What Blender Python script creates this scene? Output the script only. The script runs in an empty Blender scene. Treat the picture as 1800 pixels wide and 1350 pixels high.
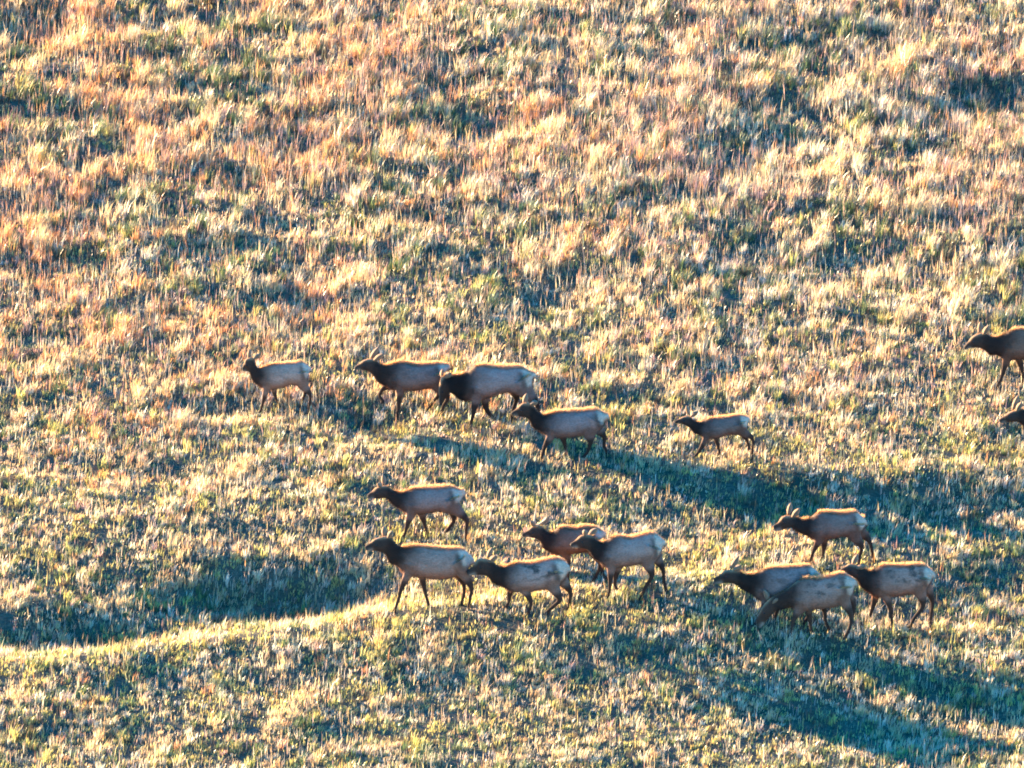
import bpy, math
import numpy as np

# ------------------------------------------------------------------ camera, sky, sun, exposure
S = bpy.context.scene
SLOPE = math.radians(6.0)          # the hillside rises away from the viewer
PITCH = math.radians(16.0)          # the viewer stands on the opposite slope, looking slightly down
DIST, VIEW_W = 280.0, 23.0
cam_d = bpy.data.cameras.new('camera')
cam = bpy.data.objects.new('camera', cam_d)
S.collection.objects.link(cam)
CAM = np.array([0.0, -DIST * math.cos(PITCH), DIST * math.sin(PITCH)])
cam.location = CAM
cam.rotation_euler = (math.pi / 2 - PITCH, 0, 0)
cam_d.sensor_width = 36.0
cam_d.lens = 36.0 * DIST / VIEW_W
cam_d.clip_end = 5000
S.camera = cam

SUN_EL, SUN_X, SUN_Y = math.radians(10.4), -0.8305, 0.557      # low evening sun, behind and to the left
world = bpy.data.worlds.new('World')
S.world = world
world.use_nodes = True
wn = world.node_tree
sky = wn.nodes.new('ShaderNodeTexSky')
sky.sky_type = 'NISHITA'
sky.sun_disc = False
sky.sun_elevation = SUN_EL
sky.sun_rotation = math.atan2(SUN_X, SUN_Y)
sky.air_density, sky.dust_density, sky.ozone_density = 1.0, 0.0, 5.0
hs = wn.nodes.new('ShaderNodeHueSaturation')
hs.inputs['Saturation'].default_value = 1.22
wn.links.new(sky.outputs[0], hs.inputs['Color'])
wn.links.new(hs.outputs[0], wn.nodes['Background'].inputs[0])
wn.nodes['Background'].inputs[1].default_value = 0.10

sun_d = bpy.data.lights.new('sun', 'SUN')
sun_d.energy = 5.0
sun_d.angle = math.radians(0.5)
sun_d.color = (1.0, 0.68, 0.37)
sun = bpy.data.objects.new('sun', sun_d)
S.collection.objects.link(sun)
from mathutils import Vector
from mathutils.kdtree import KDTree
sd = Vector((SUN_X * math.cos(SUN_EL), SUN_Y * math.cos(SUN_EL), math.sin(SUN_EL)))
sun.rotation_euler = sd.to_track_quat('Z', 'Y').to_euler()

S.view_settings.view_transform = 'Standard'
S.view_settings.look = 'None'
S.view_settings.exposure = 3.15
S.view_settings.gamma = 1.0
S.cycles.filter_width = 1.8
S.cycles.max_bounces = 8
S.cycles.transmission_bounces = 6
S.cycles.diffuse_bounces = 4

# ------------------------------------------------------------------ noise and helpers
rng = np.random.default_rng(7)

def hash2(ix, iy, seed):
    h = (ix.astype(np.int64) * 374761393 + iy.astype(np.int64) * 668265263 + seed * 974711) & 0xFFFFFFFF
    h = ((h ^ (h >> 13)) * 1274126177) & 0xFFFFFFFF
    h = h ^ (h >> 16)
    return (h & 0xFFFFFF) / float(0xFFFFFF)

def vnoise(x, y, seed=0):
    x, y = np.asarray(x, float), np.asarray(y, float)
    ix, iy = np.floor(x), np.floor(y)
    fx, fy = x - ix, y - iy
    fx = fx * fx * fx * (fx * (fx * 6 - 15) + 10)
    fy = fy * fy * fy * (fy * (fy * 6 - 15) + 10)
    a, b = hash2(ix, iy, seed), hash2(ix + 1, iy, seed)
    c, d = hash2(ix, iy + 1, seed), hash2(ix + 1, iy + 1, seed)
    return (a + (b - a) * fx) * (1 - fy) + (c + (d - c) * fx) * fy      # 0..1

def rot(x, y, a):
    return x * math.cos(a) - y * math.sin(a), x * math.sin(a) + y * math.cos(a)

def fbm(x, y, seed, octaves=3):
    t, amp, tot = 0, 1.0, 0
    for k in range(octaves):
        rx, ry = rot(x * 2 ** k, y * 2 ** k, 0.6 * k + 0.3)
        t = t + amp * vnoise(rx + 13.7 * k, ry - 7.1 * k, seed + k)
        tot += amp
        amp *= 0.5
    return t / tot

PXM = 1800.0 / VIEW_W               # photograph pixels per metre at the middle of the view
def plane_at(px, py):
    """photograph pixel -> (x, y) on the mean hillside"""
    d = np.array([(px - 900) / 1800 * VIEW_W / DIST, 0, -(py - 675) / 1800 * VIEW_W / DIST])
    dy = np.array([d[0], math.cos(PITCH) + d[2] * math.sin(PITCH), -math.sin(PITCH) + d[2] * math.cos(PITCH)])
    t = (CAM[1] * math.tan(SLOPE) - CAM[2]) / (dy[2] - dy[1] * math.tan(SLOPE))
    p = CAM + t * dy
    return p[0], p[1]

# banks, hollows and low ridges: (pixel, radius along x, radius along y, height, turn)
BUMPS = []
for px, py, rx, ry, h, a in (
        (480, 1040, 2.6, 1.1, -0.75, 0.10), (90, 1112, 3.2, 0.9, -0.42, 0.12), (330, 905, 4.0, 1.6, 0.08, 0.1),
        (1600, 900, 4.0, 1.3, -0.25, -0.05), (1250, 915, 2.6, 1.4, -0.14, 0.0), (1600, 838, 2.6, 0.7, 0.14, -0.03), (1730, 1040, 2.4, 2.6, -0.25, -0.3),  # the low ridge at right is added to throw a shadow band
        (640, 735, 1.6, 1.1, -0.25, 0.0), (370, 715, 1.0, 0.8, -0.22, 0.0), (1740, 165, 1.6, 2.2, -0.4, 0),
        (1480, 75, 1.6, 1.0, -0.25, 0), (40, 40, 1.2, 1.2, -0.3, 0), (520, 530, 0.8, 1.8, -0.25, 0.0),
        (980, 520, 0.9, 1.0, -0.22, 0.0), (330, 1195, 2.0, 1.2, -0.22, 0), (1500, 470, 2.2, 1.3, -0.2, 0),
        (800, 220, 1.0, 1.0, -0.2, 0), (1350, 260, 1.6, 1.2, -0.2, 0), (1600, 1270, 2.6, 2.0, -0.2, -0.3)):
    x, y = plane_at(px, py)
    BUMPS.append((x, y, rx, ry, h, a))
RIDGE = [plane_at(*p) for p in ((60, 1188), (400, 1138), (720, 1098), (1000, 1068), (1250, 1045))]

def terrain(x, y):
    x, y = np.asarray(x, float), np.asarray(y, float)
    z = y * math.tan(SLOPE)
    upf = np.clip((y + 4) / 14, 0, 1)
    z = z + 0.10 * (fbm(x / 5.5, y / 4.0, 11, 2) - 0.5)
    z = z + (0.065 + 0.015 * upf) * (vnoise(x / 1.5 + 40, y / 1.1, 21) - 0.5)
    z = z + (0.035 + 0.025 * upf) * (vnoise(x / 0.55 + 4, y / 0.5, 31) - 0.5)
    z = z + (0.05 + 0.10 * upf) * (vnoise(x / 1.8 + 0.25 * y + 70, y / 0.75 + 0.15 * x, 91) - 0.5)
    z = z + 0.11 * upf * (vnoise(x / 0.8 + 7, y / 0.8, 97) - 0.5)
    for bx, by, rx, ry, h, a in BUMPS:
        u, v = rot(x - bx, y - by, -a)
        z = z + h * np.exp(-(u / rx) ** 2 - (v / ry) ** 2)
    dd = y - np.interp(x, [p[0] for p in RIDGE], [p[1] for p in RIDGE])
    end = np.clip((x - RIDGE[0][0] + 2.5) / 2.5, 0, 1) * np.clip((RIDGE[-1][0] + 3 - x) / 3, 0, 1)
    z = z + np.interp(x, [-10, -4, 0, 3], [0.20, 0.22, 0.34, 0.34]) * end * np.exp(-(dd / np.where(dd > 0, 0.8, 3.2)) ** 2)
    return z

def at(px, py):
    """photograph pixel -> point on the real, uneven ground"""
    x, y = plane_at(px, py)
    for _ in range(12):
        p = np.array([x, y, float(terrain(x, y))])
        z0 = y * math.tan(SLOPE)
        dz = p[2] - z0
        x0, y0 = plane_at(px, py)
        # a higher ground is met earlier along the ray
        y = y0 - dz / math.tan(PITCH + SLOPE) * math.cos(SLOPE) * 0.98 if False else y0 - dz / (math.tan(SLOPE) + math.tan(PITCH + (py - 675) / 1800 * VIEW_W / DIST))
    s = 1 - (p[1] - CAM[1]) / (y0 - CAM[1])
    x = x0 * (1 - s)
    return x, y, float(terrain(x, y))

# ------------------------------------------------------------------ materials
def new_mat(name):
    m = bpy.data.materials.new(name)
    m.use_nodes = True
    nt = m.node_tree
    nt.nodes.clear()
    out = nt.nodes.new('ShaderNodeOutputMaterial')
    return m, nt, out

def soil_material():
    m, nt, out = new_mat('thatch_and_soil')
    b = nt.nodes.new('ShaderNodeBsdfPrincipled')
    b.inputs['Roughness'].default_value = 0.95
    g = nt.nodes.new('ShaderNodeNewGeometry')
    n1 = nt.nodes.new('ShaderNodeTexNoise'); n1.inputs['Scale'].default_value = 1.2; n1.inputs['Detail'].default_value = 6
    n2 = nt.nodes.new('ShaderNodeTexNoise'); n2.inputs['Scale'].default_value = 14; n2.inputs['Detail'].default_value = 5
    r1 = nt.nodes.new('ShaderNodeValToRGB')
    e = r1.color_ramp.elements
    e[0].position, e[0].color = 0.35, (0.035, 0.045, 0.022, 1)
    e[1].position, e[1].color = 0.65, (0.12, 0.095, 0.055, 1)
    r2 = nt.nodes.new('ShaderNodeValToRGB')
    e = r2.color_ramp.elements
    e[0].position, e[0].color = 0.3, (0.45, 0.45, 0.45, 1)
    e[1].position, e[1].color = 0.7, (1.3, 1.3, 1.3, 1)
    mx = nt.nodes.new('ShaderNodeMix'); mx.data_type = 'RGBA'; mx.blend_type = 'MULTIPLY'; mx.inputs[0].default_value = 1
    bp = nt.nodes.new('ShaderNodeBump'); bp.inputs['Strength'].default_value = 0.8; bp.inputs['Distance'].default_value = 0.06
    L = nt.links.new
    L(g.outputs['Position'], n1.inputs['Vector']); L(g.outputs['Position'], n2.inputs['Vector'])
    L(n1.outputs['Fac'], r1.inputs[0]); L(n2.outputs['Fac'], r2.inputs[0])
    L(r1.outputs[0], mx.inputs[6]); L(r2.outputs[0], mx.inputs[7]); L(mx.outputs[2], b.inputs['Base Color'])
    L(n2.outputs['Fac'], bp.inputs['Height']); L(bp.outputs[0], b.inputs['Normal'])
    L(b.outputs[0], out.inputs[0])
    return m

def blade_material(name, trans=0.5, gloss=0.05):
    m, nt, out = new_mat(name)
    at_ = nt.nodes.new('ShaderNodeAttribute'); at_.attribute_name = 'tone'
    d = nt.nodes.new('ShaderNodeBsdfDiffuse'); t = nt.nodes.new('ShaderNodeBsdfTranslucent')
    g = nt.nodes.new('ShaderNodeBsdfGlossy'); g.inputs['Roughness'].default_value = 0.35
    g.inputs['Color'].default_value = (0.9, 0.9, 0.9, 1)
    mx = nt.nodes.new('ShaderNodeMixShader'); mx.inputs[0].default_value = trans
    m2 = nt.nodes.new('ShaderNodeMixShader'); m2.inputs[0].default_value = gloss
    L = nt.links.new
    L(at_.outputs['Color'], d.inputs[0]); L(at_.outputs['Color'], t.inputs[0])
    L(d.outputs[0], mx.inputs[1]); L(t.outputs[0], mx.inputs[2])
    L(mx.outputs[0], m2.inputs[1]); L(g.outputs[0], m2.inputs[2])
    L(m2.outputs[0], out.inputs[0])
    return m

def coat_material(mottle):
    m, nt, out = new_mat('elk_coat')
    b = nt.nodes.new('ShaderNodeBsdfPrincipled')
    b.inputs['Roughness'].default_value = 0.75
    b.inputs['Specular IOR Level'].default_value = 0.15
    b.inputs['Sheen Weight'].default_value = 0.05
    b.inputs['Sheen Roughness'].default_value = 0.5
    at_ = nt.nodes.new('ShaderNodeAttribute'); at_.attribute_name = 'coat'
    fl = nt.nodes.new('ShaderNodeAttribute'); fl.attribute_name = 'flank'
    tc = nt.nodes.new('ShaderNodeTexCoord')
    mp = nt.nodes.new('ShaderNodeMapping'); mp.inputs['Scale'].default_value = (1, 1, 1.7)
    n1 = nt.nodes.new('ShaderNodeTexNoise'); n1.inputs['Scale'].default_value = 4.8; n1.inputs['Detail'].default_value = 5; n1.inputs['Distortion'].default_value = 0.35
    n2 = nt.nodes.new('ShaderNodeTexNoise'); n2.inputs['Scale'].default_value = 22; n2.inputs['Detail'].default_value = 4
    oi = nt.nodes.new('ShaderNodeObjectInfo')
    ad = nt.nodes.new('ShaderNodeVectorMath'); ad.operation = 'ADD'
    r = nt.nodes.new('ShaderNodeValToRGB')
    r.color_ramp.elements[0].position, r.color_ramp.elements[0].color = 0.47, (0, 0, 0, 1)
    r.color_ramp.elements[1].position, r.color_ramp.elements[1].color = 0.60, (1, 1, 1, 1)
    f = nt.nodes.new('ShaderNodeMath'); f.operation = 'MULTIPLY'
    f2 = nt.nodes.new('ShaderNodeMath'); f2.operation = 'MULTIPLY'; f2.inputs[1].default_value = mottle
    mx = nt.nodes.new('ShaderNodeMix'); mx.data_type = 'RGBA'; mx.inputs[7].default_value = (0.075, 0.055, 0.045, 1)
    r2 = nt.nodes.new('ShaderNodeValToRGB')
    r2.color_ramp.elements[0].position, r2.color_ramp.elements[0].color = 0.3, (0.75, 0.75, 0.75, 1)
    r2.color_ramp.elements[1].position, r2.color_ramp.elements[1].color = 0.7, (1.15, 1.15, 1.15, 1)
    mu = nt.nodes.new('ShaderNodeMix'); mu.data_type = 'RGBA'; mu.blend_type = 'MULTIPLY'; mu.inputs[0].default_value = 1
    bp = nt.nodes.new('ShaderNodeBump'); bp.inputs['Strength'].default_value = 0.35; bp.inputs['Distance'].default_value = 0.02
    L = nt.links.new
    L(tc.outputs['Object'], ad.inputs[0]); L(oi.outputs['Random'], ad.inputs[1]); L(ad.outputs[0], mp.inputs[0])
    L(mp.outputs[0], n1.inputs['Vector']); L(mp.outputs[0], n2.inputs['Vector'])
    L(n1.outputs['Fac'], r.inputs[0]); L(r.outputs[0], f.inputs[0]); L(fl.outputs['Fac'], f.inputs[1])
    L(f.outputs[0], f2.inputs[0]); L(f2.outputs[0], mx.inputs[0]); L(at_.outputs['Color'], mx.inputs[6])
    L(n2.outputs['Fac'], r2.inputs[0]); L(mx.outputs[2], mu.inputs[6]); L(r2.outputs[0], mu.inputs[7])
    L(mu.outputs[2], b.inputs['Base Color'])
    L(n2.outputs['Fac'], bp.inputs['Height']); L(bp.outputs[0], b.inputs['Normal'])
    L(b.outputs[0], out.inputs[0])
    return m

def plain_material(name, col, rough, noise=0.3, scale=30):
    m, nt, out = new_mat(name)
    b = nt.nodes.new('ShaderNodeBsdfPrincipled'); b.inputs['Roughness'].default_value = rough
    n = nt.nodes.new('ShaderNodeTexNoise'); n.inputs['Scale'].default_value = scale
    r = nt.nodes.new('ShaderNodeValToRGB')
    r.color_ramp.elements[0].color = tuple(c * (1 - noise) for c in col) + (1,)
    r.color_ramp.elements[1].color = tuple(min(1, c * (1 + noise)) for c in col) + (1,)
    nt.links.new(n.outputs['Fac'], r.inputs[0]); nt.links.new(r.outputs[0], b.inputs['Base Color'])
    nt.links.new(b.outputs[0], out.inputs[0])
    return m

# ------------------------------------------------------------------ mesh building from arrays
def mesh_np(name, verts, faces_flat, starts, totals, smooth=False):
    me = bpy.data.meshes.new(name)
    me.vertices.add(len(verts))
    me.vertices.foreach_set('co', np.ascontiguousarray(verts, np.float32).ravel())
    me.loops.add(len(faces_flat))
    me.loops.foreach_set('vertex_index', np.ascontiguousarray(faces_flat, np.int32))
    me.polygons.add(len(starts))
    me.polygons.foreach_set('loop_start', np.ascontiguousarray(starts, np.int32))
    me.polygons.foreach_set('loop_total', np.ascontiguousarray(totals, np.int32))
    if smooth:
        me.polygons.foreach_set('use_smooth', np.ones(len(starts), bool))
    me.update(calc_edges=True)
    return me

def point_color(me, name, cols):
    a = me.attributes.new(name, 'FLOAT_COLOR', 'POINT')
    c = np.ones((len(me.vertices), 4), np.float32)
    c[:, :3] = cols
    a.data.foreach_set('color', c.ravel())

def link(o, parent=None):
    S.collection.objects.link(o)
    if parent is not None:
        o.parent = parent
    return o

# ------------------------------------------------------------------ the hillside
def axis(lo, hi, step, far_lo, far_hi):
    a = list(np.arange(lo, hi + 1e-6, step))
    s, v = step, lo
    left = []
    while v > far_lo:
        s *= 1.35; v -= s; left.append(v)
    s, v = step, a[-1]
    right = []
    while v < far_hi:
        s *= 1.35; v += s; right.append(v)
    return np.array(left[::-1] + a + right)

gx = axis(-18, 17, 0.2, -700, 700)
gy = axis(-34, 38, 0.2, -700, 700)
GX, GY = np.meshgrid(gx, gy)
GZ = terrain(GX, GY)
nv = GX.size
nx, ny = len(gx), len(gy)
idx = np.arange(nv).reshape(ny, nx)
q = np.stack([idx[:-1, :-1], idx[:-1, 1:], idx[1:, 1:], idx[1:, :-1]], -1).reshape(-1, 4)
me = mesh_np('hillside', np.stack([GX, GY, GZ], -1).reshape(-1, 3), q.ravel(), np.arange(len(q)) * 4, np.full(len(q), 4), True)
hill = link(bpy.data.objects.new('hillside', me))
hill['kind'] = 'structure'
me.materials.append(soil_material())

# ------------------------------------------------------------------ grass
CORN = [plane_at(*p) for p in ((0, 1350), (1800, 1350), (1800, 0), (0, 0))]
Y0, Y1 = CORN[0][1], CORN[2][1]
def half_w(y):
    t = (y - Y0) / (Y1 - Y0)
    return CORN[1][0] + (CORN[2][0] - CORN[1][0]) * t

def scatter(density, m_left=2.5, m_right=1.2, m_y=2.0):
    lo, hi = Y0 - m_y, Y1 + m_y
    W = half_w(hi) + max(m_left, m_right)
    n = int(density * 2 * W * (hi - lo))
    x = rng.uniform(-W, W, n); y = rng.uniform(lo, hi, n)
    k = (x > -half_w(y) - m_left) & (x < half_w(y) + m_right)
    return x[k], y[k]

def pick(cum_weights, x, y):
    # neighbouring tufts tend to be of one kind
    u = 0.62 * np.clip((vnoise(x / 0.42 + 17, y / 0.55 + 3, 111) - 0.5) * 1.7 + 0.5, 0, 1) + 0.38 * rng.random(len(x))
    u = np.clip((u - 0.5) * 1.25 + 0.5, 0, 0.9999)
    return (u[:, None] > np.cumsum(cum_weights / cum_weights.sum(1, keepdims=True), 1)).sum(1)

PAL = np.array([
    [0.72, 0.52, 0.27],     # straw
    [0.74, 0.62, 0.44],     # bleached cream
    [0.74, 0.36, 0.15],     # orange tan
    [0.60, 0.39, 0.29],     # pinkish brown
    [0.12, 0.18, 0.07],     # green
    [0.23, 0.27, 0.17],     # grey green
    [0.60, 0.53, 0.17],     # yellow green
    [0.12, 0.095, 0.06],    # dead brown
])

def blades(px, py, height, width, lean, lean_dir, col, bent=0.35):
    """one tapering, bent blade at each point: 5 vertices, a quad and a triangle"""
    n = len(px)
    pz = terrain(px, py) - 0.01
    a = rng.uniform(0, math.pi, n)
    wx, wy = np.cos(a) * width / 2, np.sin(a) * width / 2
    ox, oy = np.cos(lean_dir) * lean * height, np.sin(lean_dir) * lean * height
    V = np.zeros((n, 5, 3), np.float32)
    V[:, 0] = np.stack([px - wx, py - wy, pz], -1)
    V[:, 1] = np.stack([px + wx, py + wy, pz], -1)
    mx_, my_, mz_ = px + ox * bent, py + oy * bent, pz + height * 0.58
    V[:, 2] = np.stack([mx_ + wx * 0.8, my_ + wy * 0.8, mz_], -1)
    V[:, 3] = np.stack([mx_ - wx * 0.8, my_ - wy * 0.8, mz_], -1)
    V[:, 4] = np.stack([px + ox, py + oy, pz + height * (1 - 0.25 * lean ** 2)], -1)
    base = (np.arange(n) * 5)[:, None]
    F = (base + np.array([[0, 1, 2, 3, 3, 2, 4]])).ravel()
    st = np.stack([np.arange(n) * 7, np.arange(n) * 7 + 4], -1).ravel()
    to = np.tile([4, 3], n)
    return V.reshape(-1, 3), F, st, to, np.repeat(col, 5, axis=0)

def zone(x, y):
    """how the sward changes over the slope"""
    up = np.clip((y + 7) / 20, 0, 1)                 # taller, browner grass higher up
    left = np.clip((4 - x) / 14, 0, 1)
    patch = fbm(x / 2.6, y / 3.6, 51, 2)
    dry = fbm(x / 0.8 + 9, y / 1.1, 61, 2)
    tall = fbm(x / 0.55 + 3, y / 0.7 + 5, 71, 2)
    return up, left, patch, dry, tall

def make_grass(name, label, density, per, hmin, hmax, kind, spread):
    x, y = scatter(density)
    up, left, patch, dry, tall = zone(x, y)
    if kind == 'tuft':
        keep = rng.random(len(x)) < np.clip(0.35 + 1.6 * (tall - 0.3), 0.15, 1)
    elif kind == 'stalk':
        keep = rng.random(len(x)) < np.clip(0.24 + 0.8 * up * np.clip((patch - 0.3) * 2.5, 0, 1) + 0.25 * (dry - .4), 0.04, 1)
    else:
        keep = np.ones(len(x), bool)
    x, y, up, left, patch, dry, tall = (a[keep] for a in (x, y, up, left, patch, dry, tall))
    n = len(x)
    s = lambda v, c, w: np.clip((v - c) / w, 0, 1)
    if kind == 'tuft':
        crest = np.exp(-((y - np.interp(x, [p[0] for p in RIDGE], [p[1] for p in RIDGE])) / 0.7) ** 2)
        w = np.stack([0.9 + s(dry, .45, .2), (0.45 + 0.7 * s(dry, .55, .15) + 0.5 * (1 - left)) * (1 - 0.55 * up * left), 0.08 + 2.8 * up * (0.25 + left) * s(patch, .38, .2),
                      0.15 + 1.3 * up * s(patch, .4, .3), 0.12 + 0.13 * up + 0.7 * s(.5 - patch, 0, .15), 0.2 + 0.1 * up + 0.3 * (1 - left), 0.25 + 1.1 * (1 - up) * s(dry, .38, .2) + 3 * crest, 0.15 + 0 * up], -1)
        w = np.clip(w, 0.01, None)
        h = (hmin + (hmax - hmin) * rng.random(n) ** 1.5) * (0.55 - 0.10 * up + (0.65 + 0.45 * up) * s(tall, .36, .28)) * (0.78 + 0.32 * up)
    elif kind == 'stalk':
        w = np.stack([0.8 - 0.2 * up, 0.9 - 0.4 * up, 0.12 + 0.6 * up * left, 0.2 + 0.7 * up, 0.02 + 0 * up, 0.15 + 0 * up, 0.05 + 0.2 * (1 - up), 0.2 + 0 * up], -1)
        h = rng.uniform(hmin, hmax, n) * (0.85 + 0.25 * up)
    else:
        w = np.stack([0.4 + 0.5 * s(dry, .5, .2), 0.15 + 0.15 * (1 - up), 0.02 + 0.1 * up * left, 0.25 * up + 0.02, 0.5 - 0.0 * up, 0.4 + 0.0 * up, 0.35 + 0.9 * (1 - up), 0.35 + 0 * up], -1)
        h = rng.uniform(hmin, hmax, n)
    ci = pick(w, x, y)
    col = PAL[ci] * rng.uniform(0.75, 1.2, (n, 1)) * rng.uniform(0.93, 1.07, (n, 3))
    tl = rng.uniform(0.02, 0.25, n); ta = rng.uniform(-0.9, 1.2, n)     # whole tufts lean a little down-wind
    R = lambda a: np.repeat(a, per, axis=0)
    m = n * per
    ang = rng.uniform(0, 2 * math.pi, m); rr = np.sqrt(rng.random(m)) * R(spread * (0.6 + 0.8 * rng.random(n)))
    bx, by = R(x) + np.cos(ang) * rr, R(y) + np.sin(ang) * rr
    hh = R(h) * rng.uniform(0.55, 1.1, m)
    lx = np.cos(ang) * rng.uniform(0, 0.45, m) + R(tl * np.cos(ta)) + rng.normal(0, .08, m) + 0.10
    ly = np.sin(ang) * rng.uniform(0, 0.45, m) + R(tl * np.sin(ta)) + rng.normal(0, .08, m)
    if kind == 'stalk':
        lx, ly = rng.normal(0.05, .10, m), rng.normal(0, .10, m)
    lean = np.clip(np.hypot(lx, ly), 0, 1.1)
    wd = {'tuft': rng.uniform(.009, .020, m), 'stalk': rng.uniform(.006, .011, m), 'mat': rng.uniform(.010, .020, m)}[kind]
    c = R(col) * rng.uniform(0.82, 1.15, (m, 1))
    V, F, st, to, cc = blades(bx, by, hh, wd, lean, np.arctan2(ly, lx), np.clip(c, 0.01, 0.75), 0.35)
    me = mesh_np(name, V, F, st, to)
    point_color(me, 'tone', cc)
    me.materials.append(blade_material(name))
    o = link(bpy.data.objects.new(name, me))
    o['kind'] = 'stuff'; o['label'] = label; o['category'] = 'grass'
    return len(st) // 2

nb = make_grass('dry_grass', 'dry straw coloured grass tufts covering the sunlit hillside', 31, 13, 0.13, 0.32, 'tuft', 0.08)
nb += make_grass('green_grass', 'short green grass growing low between the dry tufts', 42, 6, 0.06, 0.15, 'mat', 0.12)
nb += make_grass('grass_stalks', 'tall thin upright brown grass stalks above the tufts', 60, 2, 0.25, 0.50, 'stalk', 0.05)
print('blades', nb)

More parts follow.
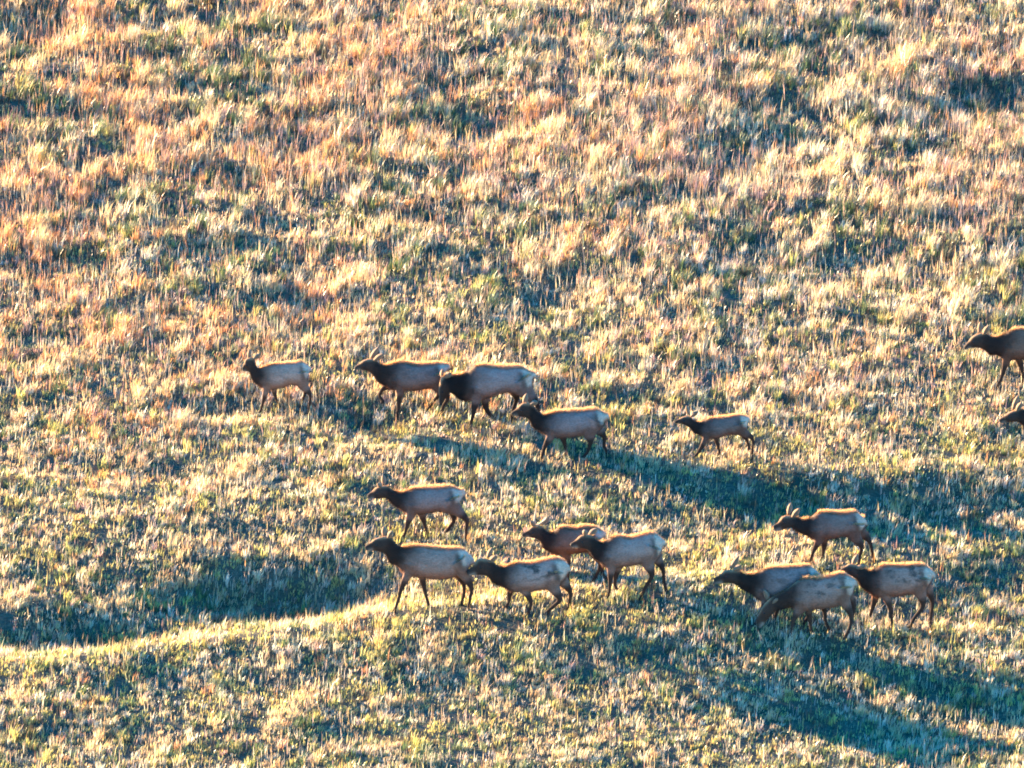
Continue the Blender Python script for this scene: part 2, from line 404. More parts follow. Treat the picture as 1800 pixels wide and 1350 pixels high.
# ------------------------------------------------------------------ elk
# Each elk: outline rings from nose to tail (back point, belly point), legs as elbow/knee/fetlock/hoof chains.
# Units are those of an enlarged crop of the photograph: (scale, x0, y0); they become metres at the animal's own distance.
CROPS = {'a': (5, 400, 580), 'b': (5, 740, 600), 'c': (7.2, 1150, 680), 'd': (5.625, 1640, 540),
         'e': (5, 620, 820), 'f': (4.5, 800, 890), 'g': (4, 1230, 870)}
NK = (0.050, 0.030, 0.022)
ELK = [
 dict(crop='a', label='small pale grey elk calf leading the upper row, head raised, leftmost animal', sex='calf',
  rings=[(130,330,140,362),(140,300,172,368),(163,255,200,368),(228,245,190,395),(252,308,215,440),(283,335,268,487),(380,300,345,525),(490,290,470,507),(570,285,560,480),(640,276,640,485),(700,305,705,415),(727,330,722,365)],
  ears=[(185,250,195,185),(235,250,282,208)],
  fl=[[(345,500),(318,605),(298,690),(290,735)],[(400,505),(415,580),(442,645),(455,700)]],
  hl=[[(665,470),(725,545),(718,640),(710,710)],[(640,470),(682,550),(660,620),(640,710)]], coat=(0.40,0.34,0.29), dark=1.0),
 dict(crop='a', label='brown elk stretching its neck with raised foreleg, just ahead of the large bull', sex='cow', mottle=0.3,
  rings=[(1118,322,1118,352),(1150,295,1170,352),(1205,262,1230,362),(1290,255,1275,410),(1340,295,1320,455),(1400,308,1385,490),(1520,278,1470,520),(1640,295,1620,532),(1750,292,1750,512),(1830,288,1840,500),(1900,295,1900,410),(1945,305,1935,350)],
  ears=[(1255,255,1320,172),(1285,262,1362,208)],
  fl=[[(1520,505),(1508,590),(1498,680),(1480,770)],[(1470,495),(1375,525),(1335,590),(1365,660)]],
  hl=[[(1860,480),(1935,580),(1900,660),(1880,760)],[(1830,480),(1860,580),(1800,670),(1770,755)]], coat=(0.24,0.20,0.185), dark=1.0),
 dict(crop='b', label='largest elk, grey bull with black neck and head lowered behind the brown elk', sex='bull',
  rings=[(160,552,186,556),(156,500,214,508),(158,395,248,462),(188,308,282,468),(280,300,325,500),(390,278,385,520),(490,206,480,515),(620,215,620,480),(760,215,760,440),(860,220,870,470),(960,265,962,430),(1005,275,980,325)],
  ears=[(185,320,190,265),(215,310,255,270)],
  fl=[[(490,470),(470,570),(452,660),(430,760)],[(560,470),(570,590),(625,655),(690,700)]],
  hl=[[(930,430),(1015,520),(1030,620),(1000,740)],[(820,420),(840,520),(815,610),(790,740)]], coat=(0.34,0.30,0.29), dark=0.45),
 dict(crop='b', label='grey elk with lifted muzzle walking below and behind the large bull', sex='cow',
  rings=[(792,622,803,650),(830,590,850,661),(885,545,902,668),(968,545,945,705),(1020,605,975,750),(1075,645,1040,785),(1190,615,1130,838),(1320,605,1290,842),(1430,600,1430,818),(1520,590,1540,800),(1590,620,1592,725),(1642,640,1625,690)],
  ears=[(900,545,925,480),(960,545,1017,523)],
  fl=[[(1150,800),(1098,885),(1070,960),(1050,1020)],[(1230,810),(1258,900),(1272,970),(1275,1035)]],
  hl=[[(1480,780),(1490,870),(1465,950),(1430,1030)],[(1545,770),(1610,845),(1610,920),(1640,1000)]], coat=(0.27,0.245,0.24), dark=0.6),
 dict(crop='c', label='small dark brown calf trotting alone right of the upper row', sex='calf',
  rings=[(255,432,272,466),(300,402,330,466),(370,374,400,492),(445,372,445,535),(512,428,500,582),(590,442,570,605),(690,397,650,650),(830,380,800,642),(950,366,940,600),(1050,350,1070,600),(1150,368,1172,520),(1190,382,1186,450)],
  ears=[(425,350,408,262),(455,365,540,308)],
  fl=[[(670,600),(585,770),(510,870),(462,940)],[(760,600),(800,740),(830,860),(845,940)]],
  hl=[[(1110,540),(1240,630),(1242,760),(1240,890)],[(1070,540),(1170,680),(1200,790),(1180,900)]], coat=(0.20,0.165,0.15), dark=0.7),
 dict(crop='d', label='reddish brown elk entering the frame at the upper right edge', sex='cow',
  rings=[(303,388,315,420),(340,335,375,408),(390,285,430,403),(492,252,490,432),(570,290,560,468),(660,280,640,475),(800,213,720,515),(950,215,930,510),(1070,212,1070,480),(1170,215,1180,485),(1260,255,1270,400),(1300,275,1295,330)],
  ears=[(450,250,463,168),(490,258,535,183)],
  fl=[[(730,480),(697,600),(668,700),(638,800)],[(830,480),(872,610),(890,700),(895,800)]],
  hl=[[(1180,440),(1260,570),(1240,690),(1220,810)],[(1150,440),(1190,580),(1150,690),(1120,800)]], coat=(0.20,0.14,0.105), dark=0.9),
 dict(crop='d', label='head and neck of an elk cut off by the right edge', sex='cow',
  rings=[(648,1108,668,1148),(690,1072,715,1143),(750,1035,790,1138),(832,1010,842,1145),(905,1010,885,1175),(985,1015,950,1225),(1120,960,1060,1265),(1270,962,1250,1258),(1390,960,1390,1230),(1490,965,1500,1235),(1580,1005,1590,1150),(1620,1020,1615,1080)],
  ears=[(780,1020,830,900),(815,1015,862,940)],
  fl=[[(1070,1230),(1040,1350),(1010,1450),(985,1550)],[(1160,1230),(1190,1350),(1210,1450),(1215,1540)]],
  hl=[[(1500,1190),(1580,1320),(1560,1440),(1540,1560)],[(1470,1190),(1510,1330),(1470,1440),(1440,1550)]], coat=(0.22,0.16,0.125), dark=0.9),
 dict(crop='e', label='slim grey elk walking above the lower group, clear pale rump', sex='cow',
  rings=[(128,245,142,288),(165,213,187,283),(215,178,245,284),(295,168,302,292),(352,207,350,335),(430,226,410,365),(530,190,490,412),(650,178,640,405),(760,175,760,388),(850,172,860,410),(930,198,932,335),(978,197,968,270)],
  ears=[(270,160,268,92),(250,172,225,140)],
  fl=[[(515,390),(482,490),(462,570),(438,640)],[(590,395),(622,490),(642,560),(655,630)]],
  hl=[[(890,340),(1000,452),(996,550),(1002,650)],[(860,350),(892,480),(850,550),(812,630)]], coat=(0.30,0.26,0.24), dark=1.0),
 dict(crop='e', label='large cow elk with cream rump leading the lower group', sex='cow', mottle=0.25,
  rings=[(108,698,128,738),(150,662,182,740),(205,628,252,755),(322,610,278,785),(372,662,322,845),(430,705,392,870),(560,690,455,945),(700,705,625,972),(830,712,785,985),(912,712,895,965),(990,738,995,905),(1062,805,1035,870)],
  ears=[(270,610,275,545),(310,615,345,560)],
  fl=[[(500,900),(432,1030),(402,1115),(368,1215)],[(590,920),(622,1040),(646,1110),(668,1180)]],
  hl=[[(960,890),(1040,1040),(1032,1140),(1020,1265)],[(900,910),(972,1040),(976,1140),(955,1250)]], coat=(0.35,0.28,0.24), dark=0.8),
 dict(crop='f', label='shaggy mottled elk with nose at the rump of the leading cow', sex='cow', mottle=0.95,
  rings=[(92,508,108,547),(135,468,165,545),(190,412,238,552),(278,422,272,585),(330,462,312,612),(390,476,372,632),(480,442,450,672),(600,440,582,668),(690,420,692,655),(770,402,782,645),(860,428,865,570),(898,465,893,525)],
  ears=[(255,405,288,345),(270,430,318,385)],
  fl=[[(525,620),(592,720),(596,790),(578,850)],[(450,630),(430,720),(425,780),(408,840)]],
  hl=[[(770,600),(825,715),(765,785),(722,850)],[(830,580),(908,682),(906,750),(900,820)]], coat=(0.36,0.31,0.28), dark=0.85),
 dict(crop='f', label='young spike antlered bull with brown coat behind the lower group', sex='spike',
  rings=[(528,213,545,243),(563,188,590,245),(608,155,648,262),(678,152,675,295),(720,190,692,325),(762,205,740,355),(830,160,798,378),(940,165,920,370),(1020,152,1022,358),(1090,160,1095,360),(1150,185,1152,275),(1178,202,1168,248)],
  ears=[(680,145,740,95),(625,150,600,110)],
  antlers=[[(640,150),(690,112),(722,75),(728,25),(712,-12)],[(632,150),(628,110),(636,60),(640,10)]],
  fl=[[(870,350),(892,450),(892,540),(895,630)],[(800,350),(760,430),(748,500),(742,580)]],
  hl=[[(1100,330),(1150,440),(1115,540),(1090,620)],[(1120,330),(1160,450),(1168,540),(1200,600)]], coat=(0.26,0.185,0.14), dark=1.0),
 dict(crop='f', label='grey cow elk standing with dark head against the spike bull', sex='cow', mottle=0.2,
  rings=[(908,293,925,324),(945,263,970,330),(1000,225,1032,340),(1078,226,1062,378),(1125,270,1092,408),(1170,280,1140,440),(1260,230,1190,482),(1380,240,1352,468),(1480,215,1472,450),(1550,203,1562,445),(1620,240,1615,390),(1652,272,1643,310)],
  ears=[(1055,228,1117,188),(1020,222,1025,180)],
  fl=[[(1235,450),(1227,560),(1222,640),(1214,730)],[(1295,450),(1270,560),(1265,620),(1300,680)]],
  hl=[[(1520,410),(1556,520),(1502,605),(1472,690)],[(1580,400),(1640,490),(1652,580),(1672,665)]], coat=(0.36,0.315,0.29), dark=0.8),
 dict(crop='g', label='elk with upright pale ears crossing the dark shadow at right', sex='cow',
  rings=[(513,213,530,254),(545,188,572,250),(582,148,628,232),(652,148,648,242),(710,172,692,262),(760,165,750,280),(840,118,800,312),(940,118,920,302),(1020,118,1012,288),(1080,112,1085,300),(1130,143,1134,240),(1163,180,1152,215)],
  ears=[(618,140,636,74),(645,148,692,93)],
  fl=[[(840,290),(812,350),(788,400),(775,470)],[(868,290),(872,380),(866,430),(860,490)]],
  hl=[[(1080,260),(1135,350),(1122,420),(1120,500)],[(1110,250),(1190,332),(1212,405),(1228,485)]], coat=(0.27,0.21,0.18), dark=1.0),
 dict(crop='g', label='dark blue-grey elk half hidden behind the grazing elk', sex='cow', mottle=0.6,
  rings=[(93,583,110,624),(135,558,157,622),(180,528,222,622),(262,530,266,650),(320,556,312,672),(390,550,370,700),(470,510,430,745),(590,500,560,745),(680,495,672,720),(750,490,762,700),(810,525,822,650),(835,550,832,595)],
  ears=[(215,515,265,448),(240,522,282,488)],
  fl=[[(470,710),(442,800),(420,870),(400,940)],[(530,710),(545,800),(535,870),(520,930)]],
  hl=[[(800,650),(872,780),(880,830),(905,900)],[(760,650),(790,780),(770,850),(740,920)]], coat=(0.255,0.24,0.24), dark=0.7),
 dict(crop='g', label='grazing elk with head down in the grass, front of the right group', sex='cow', mottle=0.8,
  rings=[(378,902,424,938),(400,852,458,905),(440,780,490,866),(494,724,542,820),(548,692,592,802),(613,655,642,788),(720,582,690,825),(830,580,800,800),(920,560,912,790),(990,545,995,765),(1060,578,1065,710),(1092,598,1082,645)],
  ears=[(480,740,454,684),(496,764,538,726)],
  fl=[[(705,770),(662,860),(642,930),(634,1010)],[(755,775),(772,880),(780,940),(786,1000)]],
  hl=[[(1000,700),(1058,820),(1055,900),(1020,1000)],[(1025,690),(1082,790),(1065,880),(1045,985)]], coat=(0.335,0.27,0.235), dark=1.35),
 dict(crop='g', label='mottled elk with orange lit back at the rear of the right group', sex='cow', mottle=0.9,
  rings=[(983,523,995,555),(1010,498,1030,562),(1050,483,1082,582),(1102,495,1102,612),(1150,515,1132,648),(1200,530,1190,690),(1280,490,1240,718),(1400,490,1382,708),(1480,485,1462,695),(1550,485,1552,690),(1610,513,1605,625),(1645,545,1625,590)],
  ears=[(1070,490,1102,432),(1095,505,1152,492)],
  fl=[[(1290,670),(1336,780),(1347,860),(1356,950)],[(1245,680),(1222,780),(1195,860),(1170,920)]],
  hl=[[(1540,640),(1566,760),(1505,850),(1472,945)],[(1575,630),(1635,740),(1628,820),(1618,910)]], coat=(0.38,0.28,0.235), dark=1.0),
]
#         nose   muzzle  eye   poll   neck   base   withers mid  loin  croup  rump  end
HALF_W = [0.045, 0.062, 0.105, 0.105, 0.105, 0.145, 0.215, 0.275, 0.265, 0.245, 0.150, 0.045]
FR_F = [0.118, 0.060, 0.040, 0.044]     # front leg radii: elbow, knee, fetlock, hoof
FR_H = [0.165, 0.062, 0.042, 0.046]     # hind leg radii: thigh, hock, fetlock, hoof

def catmull(P, per):
    P = np.asarray(P, float)
    Q = np.vstack([2 * P[0] - P[1], P, 2 * P[-1] - P[-2]])
    out = []
    for i in range(1, len(Q) - 2):
        for t in np.linspace(0, 1, per, endpoint=False):
            a, b, c, d = Q[i - 1], Q[i], Q[i + 1], Q[i + 2]
            out.append(0.5 * (2 * b + (c - a) * t + (2 * a - 5 * b + 4 * c - d) * t * t + (3 * b - a - 3 * c + d) * t ** 3))
    out.append(Q[-2])
    return np.array(out)

def loft(rings):
    """closed skin over a list of vertex rings of equal length"""
    n = len(rings[0])
    V = np.concatenate(rings)
    F = []
    for i in range(len(rings) - 1):
        for k in range(n):
            F.append((i * n + k, i * n + (k + 1) % n, (i + 1) * n + (k + 1) % n, (i + 1) * n + k))
    c0, c1 = len(V), len(V) + 1
    V = np.vstack([V, rings[0].mean(0), rings[-1].mean(0)])
    m = (len(rings) - 1) * n
    for k in range(n):
        F.append((c0, (k + 1) % n, k))
        F.append((c1, m + k, m + (k + 1) % n))
    return V, F

def tube(pts, rads, n=10, flat=1.0):
    """rounded tube through points (x, y, z), radii in the x-z plane; flat scales it across y"""
    P = np.asarray(pts, float)
    rings = []
    for i in range(len(P)):
        d = P[min(i + 1, len(P) - 1)] - P[max(i - 1, 0)]
        d = d / (np.linalg.norm(d) + 1e-9)
        s = np.array([0, 1.0, 0]); s = s - d * s.dot(d); s /= np.linalg.norm(s) + 1e-9
        u = np.cross(s, d)
        a = np.linspace(0, 2 * math.pi, n, endpoint=False)
        rings.append(P[i] + rads[i] * (np.cos(a)[:, None] * u + np.sin(a)[:, None] * s * flat))
    return loft(rings)

def smoothstep(a, b, x):
    t = np.clip((x - a) / (b - a), 0, 1)
    return t * t * (3 - 2 * t)

def seg_info(P, A, B):
    d = B - A
    t = np.clip(((P - A) @ d) / (d @ d + 1e-12), 0, 1)
    return np.linalg.norm(P - A - t[:, None] * d, axis=1), t

coat_cache = {}
fur_mat = blade_material('elk_fur', 0.7, 0.015)
eye_mat = plain_material('elk_eye', (0.012, 0.009, 0.008), 0.15, 0.2)
antler_mat = plain_material('antler', (0.42, 0.30, 0.18), 0.55, 0.35, 18)

def ear_mesh(base, tip, side, s):
    """cupped leaf-shaped ear from base to tip (3-D points)"""
    ax = tip - base; ln = np.linalg.norm(ax); ax = ax / ln
    wv = np.cross(ax, np.array([0.3, 1.0, 0.0])); wv /= np.linalg.norm(wv)
    nv_ = np.cross(wv, ax)
    prof = [(0, .020), (.15, .034), (.35, .052), (.6, .050), (.82, .030), (1.0, .004)]
    V, F = [], []
    for t, w in prof:
        w *= s
        for u, dp in ((-1, 0.6), (-.5, 0.1), (0, -0.1), (.5, 0.1), (1, 0.6)):
            V.append(base + ax * ln * t + wv * w * u + nv_ * w * dp * side)
        for u, dp in ((1, 0.6), (.5, -.1), (0, -0.4), (-.5, -.1), (-1, 0.6)):
            V.append(base + ax * ln * t + wv * w * u * 0.98 + nv_ * (w * dp * side - 0.006 * side))
    for i in range(len(prof) - 1):
        for k in range(10):
            F.append((i * 10 + k, i * 10 + (k + 1) % 10, i * 10 + 10 + (k + 1) % 10, i * 10 + 10 + k))
    F.append(tuple(range(9, -1, -1))); F.append(tuple(range(len(V) - 10, len(V))))
    return np.array(V), F

def build_elk(e):
    sc, cx0, cy0 = CROPS[e['crop']]
    PX = lambda p: (p[0] / sc + cx0, p[1] / sc + cy0)
    legs = [('f', 0, e['fl'][0]), ('f', 1, e['fl'][1]), ('h', 0, e['hl'][0]), ('h', 1, e['hl'][1])]
    hoof = [PX(l[2][-1]) for l in legs]
    fy = max(h[1] for h in hoof)
    xs = [PX(r[:2])[0] for r in e['rings']]
    mx = sum(h[0] for h in hoof) / 4
    ox, oy, oz = at(mx, fy - 4)
    k = PXM * DIST / math.hypot(oy - CAM[1], oz - CAM[2])     # pixels per metre at this animal
    # the ground at the four feet is met at the same pixel line the hooves were read at
    kz = k * math.cos(PITCH)
    base_py = 675 - ((oz - CAM[2]) * math.cos(PITCH) + (oy - CAM[1]) * math.sin(PITCH)) * k
    def W(p):
        q = PX(p)
        return np.array([(q[0] - 900) / k - ox, 0.0, (base_py - q[1]) / kz])
    size = {'calf': 0.78, 'cow': 1.0, 'spike': 1.0, 'bull': 1.12}[e['sex']]
    T = np.array([W(r[:2]) for r in e['rings']]); B = np.array([W(r[2:]) for r in e['rings']])
    hw = np.array(HALF_W) * size
    B[3] += 0.10 * (T[3] - B[3]); c1 = (T[1] + B[1]) / 2; T[1] += 0.10 * (c1 - T[1]); B[1] += 0.10 * (c1 - B[1]); B[2] += 0.05 * (T[2] - B[2])
    fw = (T[0] + B[0]) / 2 - c1; fw = fw / np.linalg.norm(fw) * 0.012; T[0] += fw; B[0] += fw
    if e['sex'] == 'bull':
        hw[3:6] *= 1.25
    C = catmull(np.hstack([T, B, hw[:, None]]), 5)
    rings = []
    a = np.linspace(0, 2 * math.pi, 22, endpoint=False)
    for row in C:
        t, b, w = row[:3], row[3:6], row[6]
        c = (t + b) / 2; h = (t - b) / 2
        up = np.cos(a); sd_ = np.sin(a)
        wid = w * (1 - 0.18 * up)                       # narrower along the spine, rounder at the belly
        R_ = c + up[:, None] * h
        R_[:, 1] += np.sign(sd_) * np.abs(sd_) ** 0.85 * wid
        rings.append(R_)
    parts = [loft(rings)]
    segs = []                                           # (A, B, kind, t0, t1) skeleton for coat colour
    mid = (T + B) / 2
    for i in range(11):
        segs.append((mid[i], mid[i + 1], 'body', i, i + 1, (np.linalg.norm(T[i] - B[i]) + np.linalg.norm(T[i + 1] - B[i + 1])) / 4))
    for kind, far, L in legs:
        y = (0.13 if kind == 'f' else 0.15) * size * (1 if far else -1)
        pts = [W(p) for p in L]
        for q_ in pts:
            q_[1] = y
        root = (0.45 * T[6] + 0.55 * B[6]) if kind == 'f' else (0.62 * T[9] + 0.38 * B[9])
        root = root + np.array([0.02, y * (1.02 if kind == 'f' else 0.95), 0])
        # plant the hoof on the real ground unless the leg is clearly lifted
        gz = float(terrain(ox + pts[3][0], oy + y)) - oz
        if pts[3][2] - gz < 0.22:
            dz = gz - 0.02 - pts[3][2]
            pts[3][2] += dz; pts[2][2] += dz * 0.6; pts[1][2] += dz * 0.2
        toe = pts[3] + np.array([-0.045 * size, 0, 0.012])
        rr = FR_F if kind == 'f' else FR_H
        rr = [r_ * size for r_ in rr]
        P = [root, pts[0], pts[1], pts[2], pts[3] + np.array([0, 0, 0.07 * size]), pts[3], ]
        Rd = [0.165 * size if kind == 'f' else 0.225 * size, rr[0], rr[1], rr[2], rr[2] * 1.02, rr[3]]
        CC = catmull(np.hstack([np.array(P), np.array(Rd)[:, None]]), 4)
        parts.append(tube(CC[:, :3], CC[:, 3], 10, 0.72))
        parts.append(tube([pts[3] + np.array([0.01, 0, 0.05 * size]), pts[3] + np.array([-0.02 * size, 0, 0.02]), toe - np.array([0, 0, 0.02])], [0.036 * size, 0.045 * size, 0.03 * size], 8, 0.9))
        for i in range(3):
            segs.append((P[i + 1], P[i + 2] if i < 2 else pts[3], 'leg', i, i + 1, rr[min(i, 2)]))
    # tail
    tb = 0.75 * T[11] + 0.25 * B[11]
    parts.append(tube([T[10] * .7 + B[10] * .3, tb, tb + np.array([0.035, 0, -0.10])], [0.06 * size, 0.045 * size, 0.02 * size], 8))
    # cheeks and brow keep the skull from reading as a plain cone
    for sgn in (-1, 1):
        ey = 0.62 * T[2] + 0.38 * B[2] + 0.15 * (T[1] - T[2])
        parts.append(tube([ey + np.array([0.05, sgn * 0.062 * size, 0.0]), ey + np.array([-0.02, sgn * 0.070 * size, 0.005]), ey + np.array([-0.08, sgn * 0.052 * size, -0.01])], [0.02, 0.030, 0.012], 8))
    V, F, off = [], [], 0
    for v, f in parts:
        V.append(v); F += [tuple(i + off for i in t_) for t_ in f]; off += len(v)
    raw = bpy.data.meshes.new('raw')
    raw.from_pydata(np.concatenate(V).tolist(), [], F)
    tmp = bpy.data.objects.new('raw', raw)
    S.collection.objects.link(tmp)
    rm = tmp.modifiers.new('r', 'REMESH'); rm.mode = 'VOXEL'; rm.voxel_size = 0.021 * (0.85 if e['sex'] == 'calf' else 1); rm.use_smooth_shade = True
    sm = tmp.modifiers.new('s', 'SMOOTH'); sm.factor = 0.5; sm.iterations = 4
    dg = bpy.context.evaluated_depsgraph_get()
    body = bpy.data.meshes.new_from_object(tmp.evaluated_get(dg))
    bpy.data.objects.remove(tmp); bpy.data.meshes.remove(raw)
    n0 = len(body.vertices)
    co = np.empty(n0 * 3, np.float32); body.vertices.foreach_get('co', co); co = co.reshape(-1, 3).astype(float)
    polys = [tuple(p.vertices) for p in body.polygons]
    bpy.data.meshes.remove(body)
    # ears
    ears_v, nfar = [], 0
    for j, (bx, by, tx, ty) in enumerate(e['ears']):
        sgn = 1 if j == 0 else -1                        # first ear is the far one
        b_ = W((bx, by)); t_ = W((tx, ty)); t_ = b_ + (t_ - b_) * 1.2
        b_ = b_ + np.array([0, sgn * 0.055 * size, -0.015]); t_ = t_ + np.array([0, sgn * 0.10 * size, 0])
        v, f = ear_mesh(b_, t_, 1, size * 1.2)
        off = len(co) + sum(len(q_) for q_ in ears_v)
        ears_v.append(v); polys += [tuple(i + off for i in q_) for q_ in f]
    ear_co = np.concatenate(ears_v)
    # coat colour from the nearest bone
    best = np.full(n0, 1e9); bt = np.zeros(n0); bk = np.zeros(n0, int)
    for A, B_, kind, t0, t1, rad in segs:
        d, t = seg_info(co, A, B_)
        d = d / (rad + 0.02) if kind == 'body' else (d - rad * 0.3) / (rad + 0.02) * 1.15
        m = d < best
        best[m] = d[m]; bt[m] = (t0 + (t1 - t0) * t)[m]; bk[m] = 0 if kind == 'body' else 1
    zt = np.interp(co[:, 0], T[5:, 0], T[5:, 2]); zb = np.interp(co[:, 0], B[5:, 0], B[5:, 2])
    bk[(bk == 1) & ((co[:, 2] - zb) / (zt - zb + 1e-6) > 0.42)] = 0        # legs only colour what lies below the flank
    kd = KDTree(len(rings) * 22)
    for i_, r_ in enumerate(rings):
        for v_ in r_:
            kd.insert(v_, i_)
    kd.balance()
    u_ = i_ and 11.0 / i_
    near = np.zeros(n0)
    for v in range(n0):
        hit = kd.find_n(co[v], 5)
        wsum = 0.0; acc_ = 0.0
        for _, id_, d_ in hit:
            w_ = 1.0 / (d_ + 0.01)
            acc_ += w_ * id_; wsum += w_
        near[v] = acc_ / wsum * u_
    bt = np.where(bk == 0, near, bt)
    side = np.array(e['coat']) * np.array((1.12, 0.80, 0.68)); dk = e['dark']
    neck = np.array((0.036, 0.018, 0.012)) * dk
    head = np.array((0.056, 0.029, 0.019)) * (0.55 + 0.45 * dk)
    legc = np.array((0.050, 0.026, 0.018)) * (0.5 + 0.5 * dk)
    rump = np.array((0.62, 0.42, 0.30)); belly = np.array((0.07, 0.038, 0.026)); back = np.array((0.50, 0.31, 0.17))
    # height of a point between belly and back line
    xi = np.argsort(mid[5:, 0]); mxs = mid[5:, 0][xi]
    topz = np.interp(co[:, 0], T[5:, 0], T[5:, 2]); botz = np.interp(co[:, 0], B[5:, 0], B[5:, 2])
    hv = (co[:, 2] - botz) / (topz - botz + 1e-6)
    ii = np.arange(12)
    Tb = np.stack([np.interp(bt, ii, T[:, j_]) for j_ in range(3)], -1); Bb = np.stack([np.interp(bt, ii, B[:, j_]) for j_ in range(3)], -1)
    ax_ = Tb - Bb
    hh = ((co - Bb) * ax_).sum(1) / ((ax_ ** 2).sum(1) + 1e-6)
    hv = np.where((bk == 0) & (bt < 6), hh, hv)
    jit = 0.35 * (vnoise(co[:, 0] * 7 + ox, co[:, 2] * 7, 5) - 0.5)
    c = np.tile(side, (n0, 1))
    def lay(col, f):
        nonlocal c
        c = c * (1 - f[:, None]) + np.asarray(col) * f[:, None]
    bodyf = (bk == 0).astype(float)
    lay(back, bodyf * smoothstep(0.95, 1.03, hv) * 0.8)  # tan back, its colour brightened along the spine to paint in the rim light
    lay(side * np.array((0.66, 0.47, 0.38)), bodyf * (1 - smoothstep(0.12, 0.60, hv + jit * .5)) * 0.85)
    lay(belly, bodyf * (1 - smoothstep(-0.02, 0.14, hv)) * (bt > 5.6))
    lay(neck, bodyf * (1 - smoothstep(4.8, 7.1, bt + 1.4 * jit + 0.5 * (0.5 - hv))))
    lay((0.34, 0.20, 0.10), bodyf * (1 - smoothstep(5.2, 6.4, bt)) * smoothstep(3.2, 4.2, bt) * smoothstep(0.94, 1.03, hv) * 0.85)  # orange rim light painted along the top of the neck
    lay(head, bodyf * (1 - smoothstep(2.6, 3.4, bt)))
    lay((0.36, 0.21, 0.11), bodyf * (1 - smoothstep(2.9, 3.6, bt)) * smoothstep(0.88, 1.0, hv) * smoothstep(0.8, 1.5, bt))  # tan forehead and nose ridge, with the sunlit edge painted into the colour
    lay((0.03, 0.024, 0.02), bodyf * (1 - smoothstep(0.25, 0.7, bt)))
    jawn = bodyf * (bt < 1.1)
    tl = np.interp(bt, range(12), (T[:, 2] + B[:, 2]) / 2)
    lay((0.30, 0.24, 0.19), jawn * (1 - smoothstep(-0.045, -0.015, co[:, 2] - tl)) * (bt > 0.05))
    # pale rump patch with its dark edge
    rp = bodyf * smoothstep(9.35, 9.6, bt + jit * 0.3 + 0.45 * (hv - 0.6)) * smoothstep(0.10, 0.3, hv)
    edge = bodyf * smoothstep(8.75, 9.25, bt + jit * 0.3 + 0.45 * (hv - .6)) * (1 - rp) * smoothstep(0.1, .3, hv) * (1 - smoothstep(.8, .95, hv))
    lay(np.array((0.06, 0.038, 0.028)), edge * 0.75)
    lay(rump, rp)
    lg = (bk == 1).astype(float)
    thigh = lg * (1 - smoothstep(0.15, 0.75, bt))
    lay(legc, lg * (1 - thigh)); lay(side * np.array((0.55, 0.45, 0.40)), thigh)
    lay((0.025, 0.02, 0.018), lg * smoothstep(2.72, 2.86, bt))
    flank = bodyf * smoothstep(5.9, 6.6, bt) * (1 - smoothstep(9.3, 9.7, bt)) * smoothstep(.35, .6, hv)
    # neighbours' average hides hard steps
    ec = np.tile(np.array((0.20, 0.115, 0.065)), (len(ear_co), 1))
    inner = (np.arange(len(ear_co)) % 10) < 5
    ec[inner] = (0.42, 0.31, 0.22)
    co_all = np.vstack([co, ear_co]); c_all = np.vstack([c, ec])
    fl_all = np.concatenate([flank, np.zeros(len(ear_co))])
    me = bpy.data.meshes.new('elk')
    me.from_pydata(co_all.tolist(), [], polys)
    me.polygons.foreach_set('use_smooth', np.ones(len(me.polygons), bool))
    # soften the colour map along mesh edges
    ed = np.empty(len(me.edges) * 2, np.int32); me.edges.foreach_get('vertices', ed); ed = ed.reshape(-1, 2)
    for _ in range(4):
        acc = c_all.copy(); cnt = np.ones(len(c_all))
        np.add.at(acc, ed[:, 0], c_all[ed[:, 1]]); np.add.at(acc, ed[:, 1], c_all[ed[:, 0]])
        np.add.at(cnt, ed[:, 0], 1); np.add.at(cnt, ed[:, 1], 1)
        c_all = acc / cnt[:, None]
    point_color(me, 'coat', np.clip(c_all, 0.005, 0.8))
    fa = me.attributes.new('flank', 'FLOAT', 'POINT'); fa.data.foreach_set('value', fl_all.astype(np.float32))
    mo = e.get('mottle', 0.2)
    if mo not in coat_cache:
        coat_cache[mo] = coat_material(mo)
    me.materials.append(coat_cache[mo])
    o = link(bpy.data.objects.new('elk', me))
    o.location = (ox, oy, oz)
    o['label'] = e['label']; o['category'] = 'elk'; o['group'] = 'elk herd walking left across the hillside'
    # fur: short strands that catch the low light, rim light tinted in along the topline
    me.update()
    nrm = np.empty(len(co_all) * 3, np.float32); me.vertices.foreach_get('normal', nrm); nrm = nrm.reshape(-1, 3)
    npick = int(8000 * size ** 2)
    topv = np.where((nrm[:n0, 2] > 0.82) & (bk == 0) & (bt > 2.2))[0]
    pi = np.concatenate([rng.integers(0, n0, npick), topv[rng.integers(0, len(topv), npick // 3)]])
    npick = len(pi)
    p = co_all[pi] + rng.normal(0, 0.010, (npick, 3)); nn = nrm[pi]
    flow = np.tile(np.array([0.75, 0, -0.55]), (npick, 1))
    isleg = bk[pi] == 1
    ishead = (~isleg) & (bt[pi] < 3)
    isneck = (~isleg) & (bt[pi] >= 3) & (bt[pi] < 6)
    ln = np.where(isleg, 0.014, np.where(ishead, 0.012, np.where(isneck, 0.045, 0.030))) * size * rng.uniform(0.6, 1.3, npick)
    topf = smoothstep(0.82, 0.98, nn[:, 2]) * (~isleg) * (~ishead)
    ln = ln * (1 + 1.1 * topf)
    furc = c_all[pi] * (1 - 0.85 * topf[:, None]) + np.array((0.80, 0.48, 0.22)) * 0.85 * topf[:, None]  # upward-facing strands tinted orange: rim light put into the fur colour
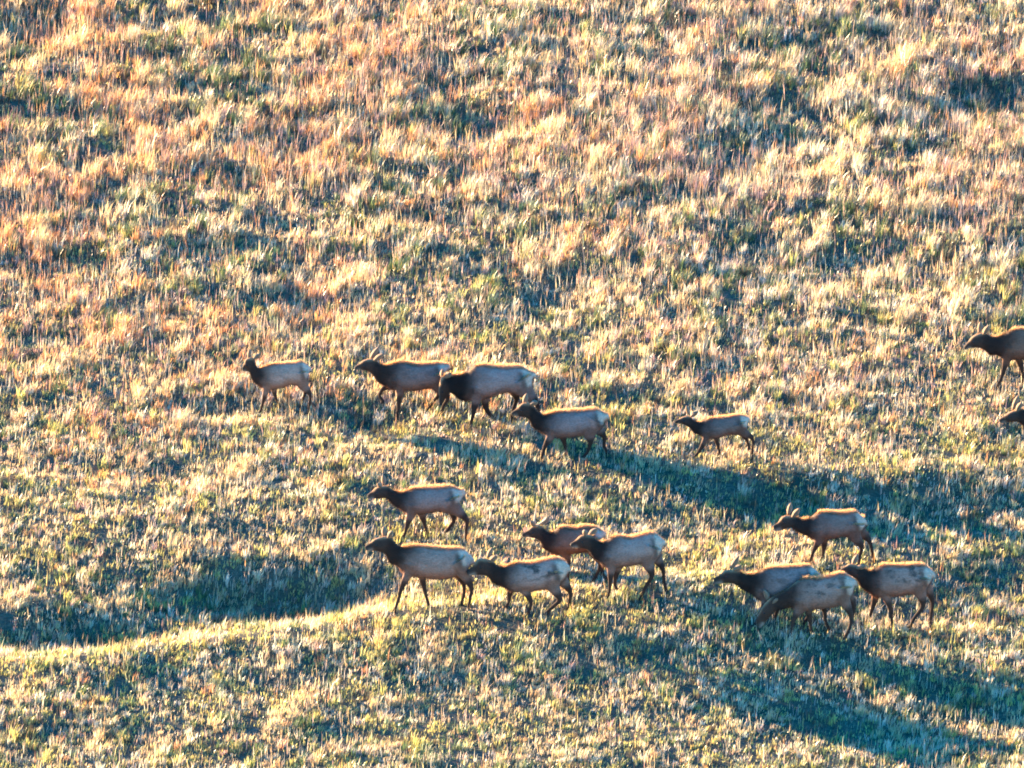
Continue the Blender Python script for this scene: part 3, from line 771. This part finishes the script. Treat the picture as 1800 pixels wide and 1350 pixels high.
    d = nn * (0.6 + 1.0 * topf[:, None]) + flow + rng.normal(0, 0.18, (npick, 3)); d /= np.linalg.norm(d, axis=1, keepdims=True)
    wv = np.cross(d, rng.normal(0, 1, (npick, 3))); wv /= np.linalg.norm(wv, axis=1, keepdims=True) + 1e-6
    hw_ = 0.004
    FV = np.stack([p - wv * hw_, p + wv * hw_, p + d * ln[:, None]], 1).reshape(-1, 3)
    fm = mesh_np('fur', FV, np.arange(npick * 3), np.arange(npick) * 3, np.full(npick, 3))
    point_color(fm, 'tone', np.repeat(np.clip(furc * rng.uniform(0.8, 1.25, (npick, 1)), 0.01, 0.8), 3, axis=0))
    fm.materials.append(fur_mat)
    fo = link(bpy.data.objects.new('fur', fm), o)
    fo['kind'] = 'stuff'
    # eyes
    for sgn in (-1, 1):
        ey = 0.62 * T[2] + 0.38 * B[2] + 0.15 * (T[1] - T[2]) + np.array([0.0, sgn * 0.088 * size, 0.0])
        v, f = tube([ey + np.array([-0.022, 0, 0]), ey + np.array([-0.014, 0, 0]), ey, ey + np.array([0.014, 0, 0]), ey + np.array([0.022, 0, 0])], [0.004, 0.015, 0.02, 0.015, 0.004], 8)
        em = bpy.data.meshes.new('eye'); em.from_pydata(v.tolist(), [], f); em.materials.append(eye_mat)
        em.polygons.foreach_set('use_smooth', np.ones(len(em.polygons), bool))
        link(bpy.data.objects.new('eye', em), o)
    for j, chain in enumerate(e.get('antlers', [])):
        sgn = -1 if j == 0 else 1
        pts = [W(p_) + np.array([0, sgn * (0.05 + 0.05 * i), 0]) for i, p_ in enumerate(chain)]
        CC = catmull(pts, 5)
        v, f = tube(CC, np.linspace(0.028, 0.009, len(CC)) * (1 + 0.1 * np.sin(np.arange(len(CC)) * 2.1)), 8)
        am = bpy.data.meshes.new('antler'); am.from_pydata(v.tolist(), [], f); am.materials.append(antler_mat)
        am.polygons.foreach_set('use_smooth', np.ones(len(am.polygons), bool))
        link(bpy.data.objects.new('antler', am), o)
    return o

for e in ELK:
    build_elk(e)
